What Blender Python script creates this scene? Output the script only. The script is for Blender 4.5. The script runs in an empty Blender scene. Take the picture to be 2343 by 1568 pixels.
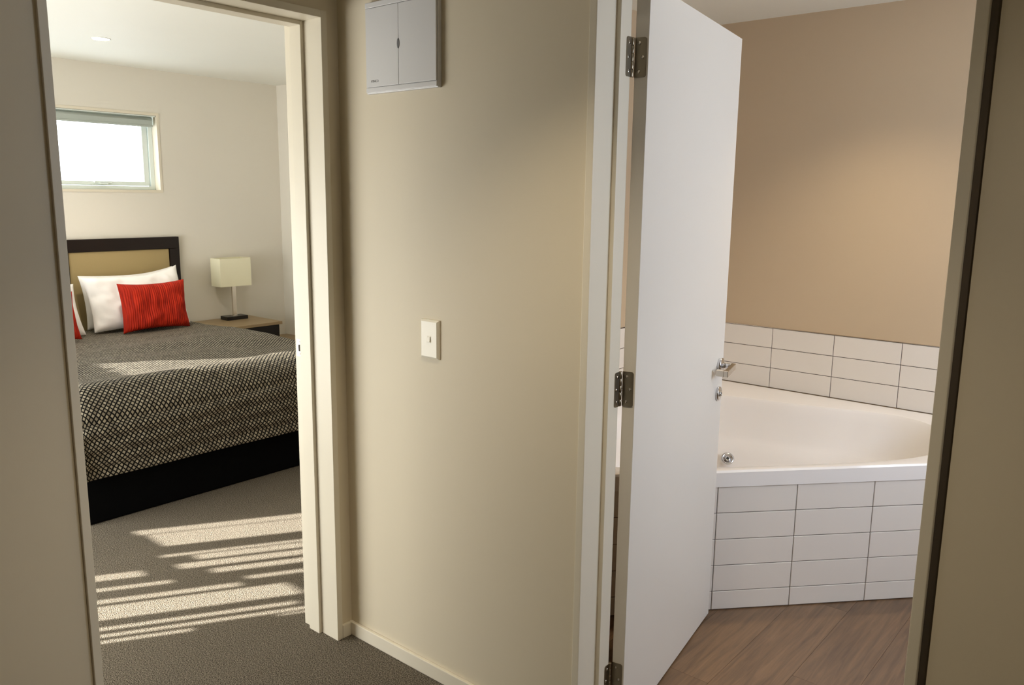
import bpy, bmesh, math, random
from mathutils import Vector, Matrix, noise
random.seed(7)
R = math.radians
scene = bpy.context.scene
COL = scene.collection

# ------------------------------------------------------------------ camera
CAM = Vector((2.0613, -1.6247, 1.4792))
cam_d = bpy.data.cameras.new('camera'); cam = bpy.data.objects.new('camera', cam_d); COL.objects.link(cam)
fwd = Vector((-0.6321, 0.7545, -0.1767)); rgt = Vector((0.7651, 0.6438, 0.0122)); upv = Vector((-0.1230, 0.1275, 0.9842))
M = Matrix.Identity(4)
for i in range(3):
    M[i][0] = rgt[i]; M[i][1] = upv[i]; M[i][2] = -fwd[i]; M[i][3] = CAM[i]
cam.matrix_world = M
cam_d.sensor_width = 36.0; cam_d.lens = 1858.87 * 36.0 / 2343.0; cam_d.clip_start = 0.02
scene.camera = cam

# ------------------------------------------------------------------ world, sun, daylight at the window openings, exposure
w = bpy.data.worlds.new('sky'); scene.world = w; w.use_nodes = True
bg = w.node_tree.nodes['Background']; bg.inputs['Color'].default_value = (0.86, 0.93, 1.0, 1); bg.inputs['Strength'].default_value = 5.0

def area(name, loc, direction, sx, sy, power, color):
    l = bpy.data.lights.new(name, 'AREA'); l.shape = 'RECTANGLE'; l.size = sx; l.size_y = sy; l.energy = power; l.color = color
    o = bpy.data.objects.new(name, l); COL.objects.link(o); o.location = loc
    o.rotation_euler = Vector(direction).to_track_quat('-Z', 'Z').to_euler(); return o

SUN_EL = 22.0
sun_l = bpy.data.lights.new('sun', 'SUN'); sun_l.energy = 34.0; sun_l.angle = R(0.53); sun_l.color = (1.0, 0.965, 0.90)
sun_o = bpy.data.objects.new('sun', sun_l); COL.objects.link(sun_o); sun_o.location = (-3, -5, 4)
SUN_D = Vector((0.5225, 0.8526, -math.tan(R(SUN_EL))))
sun_o.rotation_euler = SUN_D.to_track_quat('-Z', 'Y').to_euler()
area('daylight_bedroom_glass_door', (-1.75, -1.74, 0.80), (0, 1, 0.0), 2.2, 1.4, 74.0, (0.98, 0.98, 0.94))
area('daylight_bathroom_window', (2.74, 1.05, 1.50), (-1, 0, -0.12), 0.9, 0.9, 10.5, (0.66, 0.76, 1.0))

vs = scene.view_settings
vs.view_transform = 'Standard'; vs.look = 'None'; vs.gamma = 1.0; vs.use_curve_mapping = False; vs.exposure = 0.12
scene.cycles.max_bounces = 10; scene.cycles.diffuse_bounces = 6

# ------------------------------------------------------------------ materials
MATS = {}
def srgb(r, g, b):
    f = lambda c: (c/255/12.92) if c <= 10 else ((c/255+0.055)/1.055)**2.4
    return (f(r), f(g), f(b), 1)
def newmat(name):
    m = bpy.data.materials.new(name); m.use_nodes = True; MATS[name] = m
    nt = m.node_tree; return m, nt, nt.nodes['Principled BSDF']
def N(nt, t, **kw):
    n = nt.nodes.new(t)
    for k, v in kw.items():
        if k.startswith('i_'): n.inputs[k[2:].replace('_', ' ')].default_value = v
        else: setattr(n, k, v)
    return n
def mix(nt, fac, a, b):
    n = nt.nodes.new('ShaderNodeMix'); n.data_type = 'RGBA'
    for s, v in ((0, fac), (6, a), (7, b)):
        if hasattr(v, 'is_output'): nt.links.new(v, n.inputs[s])
        else: n.inputs[s].default_value = v
    return n.outputs[2]
def paint(name, col, rough=0.6, bump=0.06, scale=260.0, var=0.04, spec=0.35):
    m, nt, b = newmat(name)
    tc = N(nt, 'ShaderNodeTexCoord')
    n1 = N(nt, 'ShaderNodeTexNoise'); n1.inputs['Scale'].default_value = 2.2; n1.inputs['Detail'].default_value = 3
    nt.links.new(tc.outputs['Object'], n1.inputs['Vector'])
    dark = tuple(c*(1-var) for c in col[:3]) + (1,)
    nt.links.new(mix(nt, n1.outputs['Fac'], dark, col), b.inputs['Base Color'])
    n2 = N(nt, 'ShaderNodeTexNoise'); n2.inputs['Scale'].default_value = scale; n2.inputs['Detail'].default_value = 2
    nt.links.new(tc.outputs['Object'], n2.inputs['Vector'])
    bp = N(nt, 'ShaderNodeBump'); bp.inputs['Strength'].default_value = bump; bp.inputs['Distance'].default_value = 0.002
    nt.links.new(n2.outputs['Fac'], bp.inputs['Height']); nt.links.new(bp.outputs['Normal'], b.inputs['Normal'])
    b.inputs['Roughness'].default_value = rough; b.inputs['Specular IOR Level'].default_value = spec
    return m
paint('hall_paint', srgb(216, 205, 182))
paint('bedroom_paint', srgb(224, 219, 208))
paint('bathroom_paint', srgb(200, 180, 152))
paint('ceiling_paint', srgb(240, 240, 232))
paint('trim_paint', srgb(224, 216, 198), rough=0.38, bump=0.02)
paint('door_paint', srgb(222, 217, 208), rough=0.42, bump=0.03)
paint('plastic_white', srgb(214, 213, 213), rough=0.3, bump=0.0, var=0.01)
paint('switch_white', srgb(236, 230, 214), rough=0.32, bump=0.0, var=0.01)
paint('aluminium_white', srgb(220, 228, 224), rough=0.35, bump=0.0, var=0.01)
paint('acrylic', srgb(242, 238, 234), rough=0.07, bump=0.0, var=0.01, spec=0.5)
paint('tile_glaze', srgb(232, 226, 218), rough=0.14, bump=0.01, scale=40, var=0.02, spec=0.5)
paint('grout', srgb(92, 82, 76), rough=0.9, bump=0.1)
paint('linen', srgb(238, 236, 234), rough=0.85, bump=0.25, scale=500, var=0.02, spec=0.1)
paint('dark_wood', srgb(26, 16, 14), rough=0.35, bump=0.05, scale=80, var=0.3)
paint('upholstery', srgb(164, 145, 104), rough=0.85, bump=0.3, scale=600, var=0.05, spec=0.1)
paint('black_fabric', srgb(10, 10, 11), rough=0.95, bump=0.2, scale=400, spec=0.05)
paint('black_gloss', srgb(26, 22, 22), rough=0.3, bump=0.0)
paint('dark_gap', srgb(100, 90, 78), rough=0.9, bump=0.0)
paint('blind_fabric', srgb(176, 184, 178), rough=0.8, bump=0.15, scale=500)
paint('blind_slat', srgb(220, 214, 200), rough=0.8)
paint('ink', srgb(60, 60, 58), rough=0.6, bump=0.0)
paint('pull_grey', srgb(110, 110, 112), rough=0.4, bump=0.0)
paint('cavity', srgb(60, 55, 48), rough=0.9)
def metal(name, col, rough):
    m, nt, b = newmat(name); b.inputs['Base Color'].default_value = col; b.inputs['Metallic'].default_value = 1.0
    n = N(nt, 'ShaderNodeTexNoise'); n.inputs['Scale'].default_value = 60
    mr = N(nt, 'ShaderNodeMapRange'); mr.inputs['To Min'].default_value = rough*0.8; mr.inputs['To Max'].default_value = rough*1.25
    nt.links.new(n.outputs['Fac'], mr.inputs['Value']); nt.links.new(mr.outputs['Result'], b.inputs['Roughness'])
metal('chrome', srgb(215, 215, 218), 0.10)
metal('satin_steel', srgb(150, 140, 122), 0.30)
metal('brushed', srgb(214, 206, 194), 0.22)

# lamp shade: thin translucent fabric
m, nt, b = newmat('shade_fabric'); b.inputs['Base Color'].default_value = srgb(236, 232, 204); b.inputs['Roughness'].default_value = 0.9
n = N(nt, 'ShaderNodeTexNoise'); n.inputs['Scale'].default_value = 700
bp = N(nt, 'ShaderNodeBump'); bp.inputs['Strength'].default_value = 0.15; nt.links.new(n.outputs['Fac'], bp.inputs['Height']); nt.links.new(bp.outputs['Normal'], b.inputs['Normal'])
# window glass
m, nt, b = newmat('glass'); b.inputs['Base Color'].default_value = (0.97, 1, 0.99, 1); b.inputs['Roughness'].default_value = 0.0
b.inputs['Transmission Weight'].default_value = 1.0; b.inputs['IOR'].default_value = 1.02
# downlight lens
m, nt, b = newmat('lens_glow'); b.inputs['Emission Color'].default_value = (1.0, 0.88, 0.70, 1); b.inputs['Emission Strength'].default_value = 30.0
# carpet
m, nt, b = newmat('carpet'); tc = N(nt, 'ShaderNodeTexCoord')
n1 = N(nt, 'ShaderNodeTexNoise'); n1.inputs['Scale'].default_value = 260; n1.inputs['Detail'].default_value = 6; n1.inputs['Roughness'].default_value = 0.75
n3 = N(nt, 'ShaderNodeTexVoronoi'); n3.inputs['Scale'].default_value = 330
nt.links.new(tc.outputs['Object'], n1.inputs['Vector']); nt.links.new(tc.outputs['Object'], n3.inputs['Vector'])
cr = N(nt, 'ShaderNodeValToRGB'); cr.color_ramp.elements[0].position = 0.41; cr.color_ramp.elements[1].position = 0.60
cr.color_ramp.elements[0].color = srgb(44, 39, 32); cr.color_ramp.elements[1].color = srgb(172, 161, 144)
nt.links.new(n1.outputs['Fac'], cr.inputs['Fac'])
nt.links.new(mix(nt, 0.10, cr.outputs['Color'], srgb(100, 93, 80)), b.inputs['Base Color'])
ma = N(nt, 'ShaderNodeMath', operation='ADD'); nt.links.new(n1.outputs['Fac'], ma.inputs[0]); nt.links.new(n3.outputs['Distance'], ma.inputs[1])
bp = N(nt, 'ShaderNodeBump'); bp.inputs['Strength'].default_value = 0.9; bp.inputs['Distance'].default_value = 0.006
nt.links.new(ma.outputs[0], bp.inputs['Height']); nt.links.new(bp.outputs['Normal'], b.inputs['Normal'])
b.inputs['Roughness'].default_value = 1.0; b.inputs['Specular IOR Level'].default_value = 0.05
# vinyl plank
m, nt, b = newmat('plank'); tc = N(nt, 'ShaderNodeTexCoord'); oi = N(nt, 'ShaderNodeObjectInfo')
off = N(nt, 'ShaderNodeVectorMath', operation='SCALE'); off.inputs[0].default_value = (31, 17, 5)
nt.links.new(oi.outputs['Random'], off.inputs['Scale'])
ad = N(nt, 'ShaderNodeVectorMath', operation='ADD'); nt.links.new(tc.outputs['Object'], ad.inputs[0]); nt.links.new(off.outputs[0], ad.inputs[1])
mp = N(nt, 'ShaderNodeMapping'); mp.inputs['Scale'].default_value = (26, 1.5, 1); nt.links.new(ad.outputs[0], mp.inputs['Vector'])
g = N(nt, 'ShaderNodeTexNoise'); g.inputs['Scale'].default_value = 2.2; g.inputs['Detail'].default_value = 7; g.inputs['Roughness'].default_value = 0.65; g.inputs['Distortion'].default_value = 0.8
nt.links.new(mp.outputs[0], g.inputs['Vector'])
mp2 = N(nt, 'ShaderNodeMapping'); mp2.inputs['Scale'].default_value = (5, 1.6, 1); nt.links.new(ad.outputs[0], mp2.inputs['Vector'])
g2 = N(nt, 'ShaderNodeTexNoise'); g2.inputs['Scale'].default_value = 1.3; g2.inputs['Detail'].default_value = 3; nt.links.new(mp2.outputs[0], g2.inputs['Vector'])
cr = N(nt, 'ShaderNodeValToRGB'); cr.color_ramp.elements[0].position = 0.30; cr.color_ramp.elements[1].position = 0.72
cr.color_ramp.elements[0].color = srgb(66, 48, 33); cr.color_ramp.elements[1].color = srgb(150, 118, 86)
nt.links.new(g.outputs['Fac'], cr.inputs['Fac'])
c2 = mix(nt, g2.outputs['Fac'], srgb(92, 70, 50), srgb(136, 108, 80))
c3 = mix(nt, 0.5, cr.outputs['Color'], c2)
hs = N(nt, 'ShaderNodeHueSaturation'); mr = N(nt, 'ShaderNodeMapRange'); mr.inputs['To Min'].default_value = 0.82; mr.inputs['To Max'].default_value = 1.15
nt.links.new(oi.outputs['Random'], mr.inputs['Value']); nt.links.new(mr.outputs[0], hs.inputs['Value']); nt.links.new(c3, hs.inputs['Color'])
nt.links.new(hs.outputs[0], b.inputs['Base Color']); b.inputs['Roughness'].default_value = 0.36
bp = N(nt, 'ShaderNodeBump'); bp.inputs['Strength'].default_value = 0.12; bp.inputs['Distance'].default_value = 0.001
nt.links.new(g.outputs['Fac'], bp.inputs['Height']); nt.links.new(bp.outputs['Normal'], b.inputs['Normal'])
# table wood
m, nt, b = newmat('table_wood'); tc = N(nt, 'ShaderNodeTexCoord'); mp = N(nt, 'ShaderNodeMapping'); mp.inputs['Scale'].default_value = (30, 2, 2)
nt.links.new(tc.outputs['Object'], mp.inputs['Vector']); g = N(nt, 'ShaderNodeTexNoise'); g.inputs['Scale'].default_value = 2; g.inputs['Detail'].default_value = 5
nt.links.new(mp.outputs[0], g.inputs['Vector']); nt.links.new(mix(nt, g.outputs['Fac'], srgb(116, 96, 68), srgb(166, 144, 108)), b.inputs['Base Color']); b.inputs['Roughness'].default_value = 0.4
# bedspread: black diamond lattice over taupe cells (UV in metres)
m, nt, b = newmat('bedspread_weave'); uv = N(nt, 'ShaderNodeUVMap'); uv.uv_map = 'UVMap'
mp = N(nt, 'ShaderNodeMapping'); mp.inputs['Rotation'].default_value = (0, 0, R(45)); mp.inputs['Scale'].default_value = (62, 62, 62)
nt.links.new(uv.outputs['UV'], mp.inputs['Vector'])
nz = N(nt, 'ShaderNodeTexNoise'); nz.inputs['Scale'].default_value = 0.6; nt.links.new(mp.outputs[0], nz.inputs['Vector'])
sc = N(nt, 'ShaderNodeVectorMath', operation='SCALE'); sc.inputs['Scale'].default_value = 0.22; nt.links.new(nz.outputs['Color'], sc.inputs[0])
ad = N(nt, 'ShaderNodeVectorMath', operation='ADD'); nt.links.new(mp.outputs[0], ad.inputs[0]); nt.links.new(sc.outputs[0], ad.inputs[1])
fr = N(nt, 'ShaderNodeVectorMath', operation='FRACTION'); nt.links.new(ad.outputs[0], fr.inputs[0])
sb = N(nt, 'ShaderNodeVectorMath', operation='SUBTRACT'); sb.inputs[1].default_value = (0.5, 0.5, 0.5); nt.links.new(fr.outputs[0], sb.inputs[0])
ab = N(nt, 'ShaderNodeVectorMath', operation='ABSOLUTE'); nt.links.new(sb.outputs[0], ab.inputs[0])
sx = N(nt, 'ShaderNodeSeparateXYZ'); nt.links.new(ab.outputs[0], sx.inputs[0])
mx = N(nt, 'ShaderNodeMath', operation='MAXIMUM'); nt.links.new(sx.outputs[0], mx.inputs[0]); nt.links.new(sx.outputs[1], mx.inputs[1])
line = N(nt, 'ShaderNodeMapRange'); line.inputs['From Min'].default_value = 0.315; line.inputs['From Max'].default_value = 0.355; nt.links.new(mx.outputs[0], line.inputs['Value'])
fl = N(nt, 'ShaderNodeVectorMath', operation='FLOOR'); nt.links.new(ad.outputs[0], fl.inputs[0])
wn = N(nt, 'ShaderNodeTexWhiteNoise'); wn.noise_dimensions = '2D'; nt.links.new(fl.outputs[0], wn.inputs['Vector'])
cell = mix(nt, wn.outputs['Value'], srgb(118, 110, 95), srgb(164, 156, 138))
nt.links.new(mix(nt, line.outputs[0], cell, srgb(6, 5, 4)), b.inputs['Base Color'])
bp = N(nt, 'ShaderNodeBump'); bp.invert = True; bp.inputs['Strength'].default_value = 0.5; bp.inputs['Distance'].default_value = 0.004
nt.links.new(line.outputs[0], bp.inputs['Height']); nt.links.new(bp.outputs['Normal'], b.inputs['Normal'])
rr = N(nt, 'ShaderNodeMapRange'); rr.inputs['To Min'].default_value = 0.55; rr.inputs['To Max'].default_value = 1.0
nt.links.new(line.outputs[0], rr.inputs['Value']); nt.links.new(rr.outputs[0], b.inputs['Roughness']); b.inputs['Specular IOR Level'].default_value = 0.25
# red ribbed velvet
m, nt, b = newmat('red_velvet'); uv = N(nt, 'ShaderNodeUVMap'); uv.uv_map = 'UVMap'
mp = N(nt, 'ShaderNodeMapping'); mp.inputs['Scale'].default_value = (120, 7, 1); nt.links.new(uv.outputs['UV'], mp.inputs['Vector'])
g = N(nt, 'ShaderNodeTexNoise'); g.inputs['Scale'].default_value = 1.0; g.inputs['Detail'].default_value = 4; nt.links.new(mp.outputs[0], g.inputs['Vector'])
cr = N(nt, 'ShaderNodeValToRGB'); cr.color_ramp.elements[0].position = 0.32; cr.color_ramp.elements[1].position = 0.68
cr.color_ramp.elements[0].color = srgb(126, 18, 4); cr.color_ramp.elements[1].color = srgb(186, 42, 15)
nt.links.new(g.outputs['Fac'], cr.inputs['Fac']); nt.links.new(cr.outputs[0], b.inputs['Base Color']); b.inputs['Roughness'].default_value = 0.7
b.inputs['Specular IOR Level'].default_value = 0.2

# ------------------------------------------------------------------ builders
def tag(o, label=None, cat=None, group=None, kind=None):
    if label: o['label'] = label
    if cat: o['category'] = cat
    if group: o['group'] = group
    if kind: o['kind'] = kind
    return o
def empty(name, loc=(0, 0, 0), label=None, cat=None, group=None, kind=None, rotz=0):
    o = bpy.data.objects.new(name, None); COL.objects.link(o); o.location = loc; o.rotation_euler = (0, 0, rotz); o.empty_display_size = 0.1
    return tag(o, label, cat, group, kind)
def obj(name, bm, mat, parent=None, smooth=False, loc=None):
    if isinstance(bm, bpy.types.Mesh): me = bm
    else:
        bmesh.ops.recalc_face_normals(bm, faces=bm.faces[:])
        me = bpy.data.meshes.new(name); bm.to_mesh(me); bm.free()
        if smooth:
            for p in me.polygons: p.use_smooth = True
        me.materials.append(MATS[mat])
    o = bpy.data.objects.new(name, me); COL.objects.link(o)
    if parent: o.parent = parent
    if loc: o.location = loc
    return o
def box(bm, x0, x1, y0, y1, z0, z1):
    vs = [bm.verts.new(p) for p in ((x0,y0,z0),(x1,y0,z0),(x1,y1,z0),(x0,y1,z0),(x0,y0,z1),(x1,y0,z1),(x1,y1,z1),(x0,y1,z1))]
    for f in ((0,3,2,1),(4,5,6,7),(0,1,5,4),(1,2,6,5),(2,3,7,6),(3,0,4,7)): bm.faces.new([vs[i] for i in f])
def boxes(*bs, bevel=0, seg=2):
    bm = bmesh.new()
    for b_ in bs: box(bm, *b_)
    if bevel: bmesh.ops.bevel(bm, geom=bm.edges[:], offset=bevel, segments=seg, profile=0.6, affect='EDGES')
    return bm
def lathe(profile, seg=32, axis='Z'):
    bm = bmesh.new(); rings = []
    for r, z in profile:
        ring = []
        for i in range(seg):
            a = 2*math.pi*i/seg
            p = (r*math.cos(a), r*math.sin(a), z)
            if axis == 'X': p = (z, p[0], p[1])
            if axis == 'Y': p = (p[0], z, p[1])
            ring.append(bm.verts.new(p))
        rings.append(ring)
    for a, b_ in zip(rings, rings[1:]):
        for i in range(seg): bm.faces.new((a[i], a[(i+1) % seg], b_[(i+1) % seg], b_[i]))
    bm.faces.new(rings[0]); bm.faces.new(rings[-1]); return bm
def prism(pts, z0, z1, bevel=0):
    bm = bmesh.new(); a = [bm.verts.new((x, y, z0)) for x, y in pts]; b_ = [bm.verts.new((x, y, z1)) for x, y in pts]; n = len(pts)
    bm.faces.new(a[::-1]); bm.faces.new(b_)
    for i in range(n): bm.faces.new((a[i], a[(i+1) % n], b_[(i+1) % n], b_[i]))
    if bevel: bmesh.ops.bevel(bm, geom=bm.edges[:], offset=bevel, segments=2, affect='EDGES')
    return bm
def struct(name, bm, mat, label, cat, parent=None, smooth=False):
    o = obj(name, bm, mat, parent, smooth); return tag(o, label, cat, kind='structure')

# ------------------------------------------------------------------ dimensions (metres; hall wall corner at the origin)
HC = 2.3244                       # ceiling
YR, YL = -0.0675, -0.8215         # bedroom doorway sides
XB1, XB2 = 0.9492, 1.7230         # bathroom doorway sides
HD = 1.990; J = 0.021             # door head, jamb thickness
XW = -3.7032; YWR = 2.2992; YWL = -1.90   # bedroom: head wall, right wall, glass-door wall
XA = -0.165                       # bedroom face of the hall/bedroom wall
XBL = -0.044; YB = 2.253; XBR = 2.80; YBF = 0.118   # bathroom: left, back, right, front faces
GAP = 0.016
HX, HY = 3.1, -3.1                # hall limits behind the camera

# ------------------------------------------------------------------ setting
struct('floor', boxes((XW-0.1, HX+0.1, HY-0.1, 0.078, -0.1, 0.0), (XW-0.1, XA, 0.078, YWR+0.1, -0.1, 0.0)), 'carpet',
       'speckled grey-brown carpet of the hall and bedroom', 'floor')
struct('ceiling', boxes((XW-0.1, XA-0.0, YWL-0.1, YWR+0.1, HC, HC+0.1), (XA, HX+0.1, HY-0.1, YBF-0.05, HC, HC+0.1), (XA, XBR+0.1, YBF-0.05, YB+0.1, HC, HC+0.1)), 'ceiling_paint',
       'smooth white ceiling over bedroom, hall and bathroom', 'ceiling')
wa = struct('wall_hall_left', boxes((XA, 0, HY, YL-J, 0, HC), (XA, 0, YL-J, YR+J, HD+J, HC), (XA, 0, YR+J, 0.0, 0, HC)), 'hall_paint',
            'cream hall wall around the bedroom doorway', 'wall')
struct('wall_hall_front', boxes((XA, XB1-J, 0, YBF, 0, HC), (XB1-J, XB2+J, 0, YBF, HD+J, HC)), 'hall_paint',
       'cream hall wall carrying the light switch and switchboard', 'wall')
wr = struct('wall_hall_right', boxes((XB2+J+GAP, HX, 0.0, YBF, 0, HC), (XB2+J, XB2+J+GAP, 0.0755, YBF, 0, HC)), 'hall_paint',
       'shaded hall wall right of the bathroom doorway', 'wall')
struct('wall_hall_back', boxes((XA, HX+0.1, HY-0.1, HY, 0, HC)), 'hall_paint', 'hall wall behind the viewer', 'wall')
struct('wall_hall_side', boxes((HX, HX+0.1, HY, YBF, 0, HC)), 'hall_paint',
       'hall wall beside the viewer, out of view', 'wall')
# bedroom
WY0, WY1, WZ0, WZ1 = -0.30, 1.315, 1.4765, 2.03      # opening of the head-wall window
struct('wall_bedroom_head', boxes((XW-0.12, XW, YWL, WY0, 0, HC), (XW-0.12, XW, WY1, YWR, 0, HC), (XW-0.12, XW, WY0, WY1, 0, WZ0), (XW-0.12, XW, WY0, WY1, WZ1, HC)), 'bedroom_paint',
       'pale cream bedroom wall behind the headboard', 'wall')
struct('wall_bedroom_right', boxes((XW-0.12, XBL-0.02, YWR, YWR+0.1, 0, HC)), 'bedroom_paint', 'pale cream bedroom wall beyond the bedside table', 'wall')
GX0, GX1, GZ = -3.64, -0.45, 2.10
struct('wall_bedroom_left', boxes((XW-0.12, GX0, YWL-0.1, YWL, 0, HC), (GX1, 0, YWL-0.1, YWL, 0, HC), (GX0, GX1, YWL-0.1, YWL, GZ, HC)), 'bedroom_paint',
       'bedroom wall with the glazed sliding door', 'wall')
struct('wall_bathroom_left', boxes((XA, XBL, YBF, YWR, 0, HC)), 'bathroom_paint', 'taupe bathroom wall behind the open door', 'wall')
wb = struct('wall_bathroom_back', boxes((XBL, XBR+0.1, YB, YB+0.1, 0, HC)), 'bathroom_paint', 'taupe painted bathroom wall above the bath tiles', 'wall')
struct('wall_bathroom_right', boxes((XBR, XBR+0.1, YBF, 0.5, 0, HC), (XBR, XBR+0.1, 1.6, YB, 0, HC), (XBR, XBR+0.1, 0.5, 1.6, 0, 1.0), (XBR, XBR+0.1, 0.5, 1.6, 2.0, HC)), 'bathroom_paint',
       'taupe bathroom wall with its window, out of view', 'wall')
struct('wall_bathroom_front', boxes((XB2+J+GAP, XBR, YBF, YBF+0.006, 0, HC), (XBL, XB1-J, YBF, YBF+0.006, 0, HC)), 'bathroom_paint', 'bathroom side of the doorway wall', 'wall')

# bathroom vinyl planks
fb = struct('floor_bathroom', boxes((XBL, XBR, 0.078, YB, -0.1, -0.004)), 'dark_gap', 'brown timber-look plank floor of the bathroom', 'floor')
PW = 0.182; x = 0.335; k = 0
plank_me = {}
while x < 2.75:
    y = 0.078 - [0.35, 0.80, 0.10, 0.62, 0.0, 0.44, 0.93][k % 7] * 1.2
    while y < YB:
        y0, y1 = max(y, 0.078), min(y+1.2, YB)
        if y1 - y0 > 0.03 and not (x < 1.2 and y0 > 1.45) :
            bm = boxes((-PW/2+0.0004, PW/2-0.0004, -(y1-y0)/2+0.0004, (y1-y0)/2-0.0004, -0.004, 0.0))
            obj('plank', bm, 'plank', fb, loc=(x+PW/2, (y0+y1)/2, 0))
        y += 1.2
    x += PW; k += 1

# baseboards
def baseboard(name, pts_box, label):
    return struct(name, boxes(pts_box, bevel=0.003), 'trim_paint', label, 'baseboard')
baseboard('baseboard_front', (0.0, XB1-J, -0.012, 0.0, 0.0, 0.048), 'low cream baseboard under the light switch wall')
baseboard('baseboard_corner', (0.0, 0.012, YR+J, -0.012, 0.0, 0.048), 'short baseboard piece between bedroom jamb and corner')
baseboard('baseboard_left', (0.0, 0.012, HY, YL-J-0.002, 0.0, 0.048), 'baseboard on the hall wall left of the bedroom doorway')
baseboard('baseboard_right', (XB2+J+GAP+0.001, HX, -0.012, 0.0, 0.0, 0.048), 'baseboard on the hall wall right of the bathroom doorway')
baseboard('baseboard_bedroom', (XW, XW+0.012, YWL, YWR, 0.0, 0.048), 'baseboard along the bedroom head wall')

# door frames (rebated jambs with stops)
P = 0.010
t1 = empty('trim_1', (0, YR, 0), 'cream rebated door frame of the bedroom doorway', 'door frame', kind='structure')
def part(name, bm, mat, parent, smooth=False):
    o = obj(name, bm, mat, parent, smooth); o.matrix_parent_inverse = parent.matrix_world.inverted() if False else Matrix.Translation(-Vector(parent.location)); return o
J0 = XA-0.008
part('jamb', boxes((J0, P, YR, YR+J, 0, HD+J), bevel=0.0015), 'trim_paint', t1)
part('jamb', boxes((J0, P, YL-J, YL, 0, HD+J), bevel=0.0015), 'trim_paint', t1)
part('head_jamb', boxes((J0, P+0.0003, YL, YR, HD, HD+J), bevel=0.0015), 'trim_paint', t1)
part('door_stop', boxes((-0.131, -0.076, YR-0.012, YR, 0, HD), bevel=0.001), 'trim_paint', t1)
part('door_stop', boxes((-0.131, -0.076, YL, YL+0.012, 0, HD), bevel=0.001), 'trim_paint', t1)
part('head_stop', boxes((-0.131, -0.0762, YL+0.012, YR-0.012, HD-0.012, HD), bevel=0.001), 'trim_paint', t1)
sp = part('strike_plate', boxes((-0.1635, -0.1335, YR-0.0016, YR+0.001, 0.955, 1.012), bevel=0.0006), 'chrome', t1)
obj('latch_hole', boxes((-0.154, -0.142, YR-0.0022, YR-0.0012, 0.972, 0.995)), 'cavity', sp)
for z in (0.963, 1.004):
    o = obj('screw', lathe([(0.003, -0.0008), (0.003, 0.0)], 10, 'Y'), 'satin_steel', sp); o.location = Vector((-0.148, YR-0.0018, z))

t2 = empty('trim_2', (XB1, 0, 0), 'cream rebated door frame of the bathroom doorway', 'door frame', kind='structure')
J1 = YBF+0.001
part('jamb', boxes((XB1-J, XB1, -P, J1, 0, HD+J), bevel=0.0015), 'trim_paint', t2)
part('jamb', boxes((XB2, XB2+J, -P, J1, 0, HD+J), bevel=0.0015), 'trim_paint', t2)
part('head_jamb', boxes((XB1, XB2, -P-0.0003, J1, HD, HD+J), bevel=0.0015), 'trim_paint', t2)
part('door_stop', boxes((XB1, XB1+0.012, 0.072, 0.1185, 0, HD), bevel=0.001), 'trim_paint', t2)
part('door_stop', boxes((XB2-0.012, XB2, 0.072, 0.1185, 0, HD), bevel=0.001), 'trim_paint', t2)
part('head_stop', boxes((XB1+0.012, XB2-0.012, 0.0722, 0.116, HD-0.012, HD), bevel=0.001), 'trim_paint', t2)
part('shadow_strip', boxes((XB2+J+0.0005, XB2+J+GAP-0.0005, 0.004, 0.075, 0, HC)), 'dark_gap', t2)  # added dark filler; its colour stands for the shade in this gap

# ------------------------------------------------------------------ bathroom door (opens into the bathroom, about 99 degrees)
DA = R(99.35); DW, DT = 0.792, 0.035
PIV = Vector((0.9630, 0.1350, 0))
# local frame: x along the leaf from the hinge, y = hall face side negative, pivot corner at the origin
d1 = empty('door_1', PIV, 'white flush bathroom door standing open with lever handle', 'door', kind='structure', rotz=DA)
leaf = obj('door_leaf', boxes((0.0, DW, -DT, 0.0, 0.006, 1.983), bevel=0.0015), 'door_paint', d1)
# lever set
def lever(sign):
    root = obj('rose', lathe([(0.0, 0.0), (0.024, 0.0), (0.025, 0.002), (0.025, 0.0105), (0.0235, 0.012), (0.0, 0.012)], 40, 'Y'), 'chrome', d1, True)
    root.location = (0.744, -DT if sign < 0 else 0, 0.9305); root.scale = (1, sign, 1)
    return root
rose = lever(-1)
bm = lathe([(0.0085, 0.009), (0.0085, 0.047), (0.0075, 0.0475)], 24, 'Y'); obj('lever_neck', bm, 'chrome', rose, True)
bm = boxes((-0.080, 0.011, 0.040, 0.054, -0.0130, 0.0085), (-0.080, -0.066, 0.014, 0.0405, -0.0128, 0.0083), bevel=0.0016); obj('lever_bar', bm, 'brushed', rose).rotation_euler = (0, R(-7), 0)
rs2 = lever(1)
obj('lever_neck', lathe([(0.0085, 0.009), (0.0085, 0.047)], 24, 'Y'), 'chrome', rs2, True)
obj('lever_bar', boxes((-0.080, 0.011, 0.040, 0.054, -0.0130, 0.0085), (-0.080, -0.066, 0.014, 0.0405, -0.0128, 0.0083), bevel=0.0016), 'brushed', rs2).rotation_euler = (0, R(-7), 0)
esc = obj('privacy_lock', lathe([(0.0, 0.0), (0.023, 0.0), (0.024, 0.002), (0.024, 0.007), (0.0225, 0.0085), (0.0, 0.0085)], 40, 'Y'), 'chrome', d1, True)
esc.location = (0.744, -DT, 0.8325); esc.scale = (1, -1, 1)
obj('keyway_ring', lathe([(0.0095, 0.008), (0.0095, 0.0125), (0.008, 0.0135), (0.005, 0.0135), (0.005, 0.0088)], 24, 'Y'), 'chrome', esc, True)
obj('coin_slot', boxes((-0.0015, 0.0015, 0.0085, 0.0138, -0.0055, 0.0055)), 'ink', esc)
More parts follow.
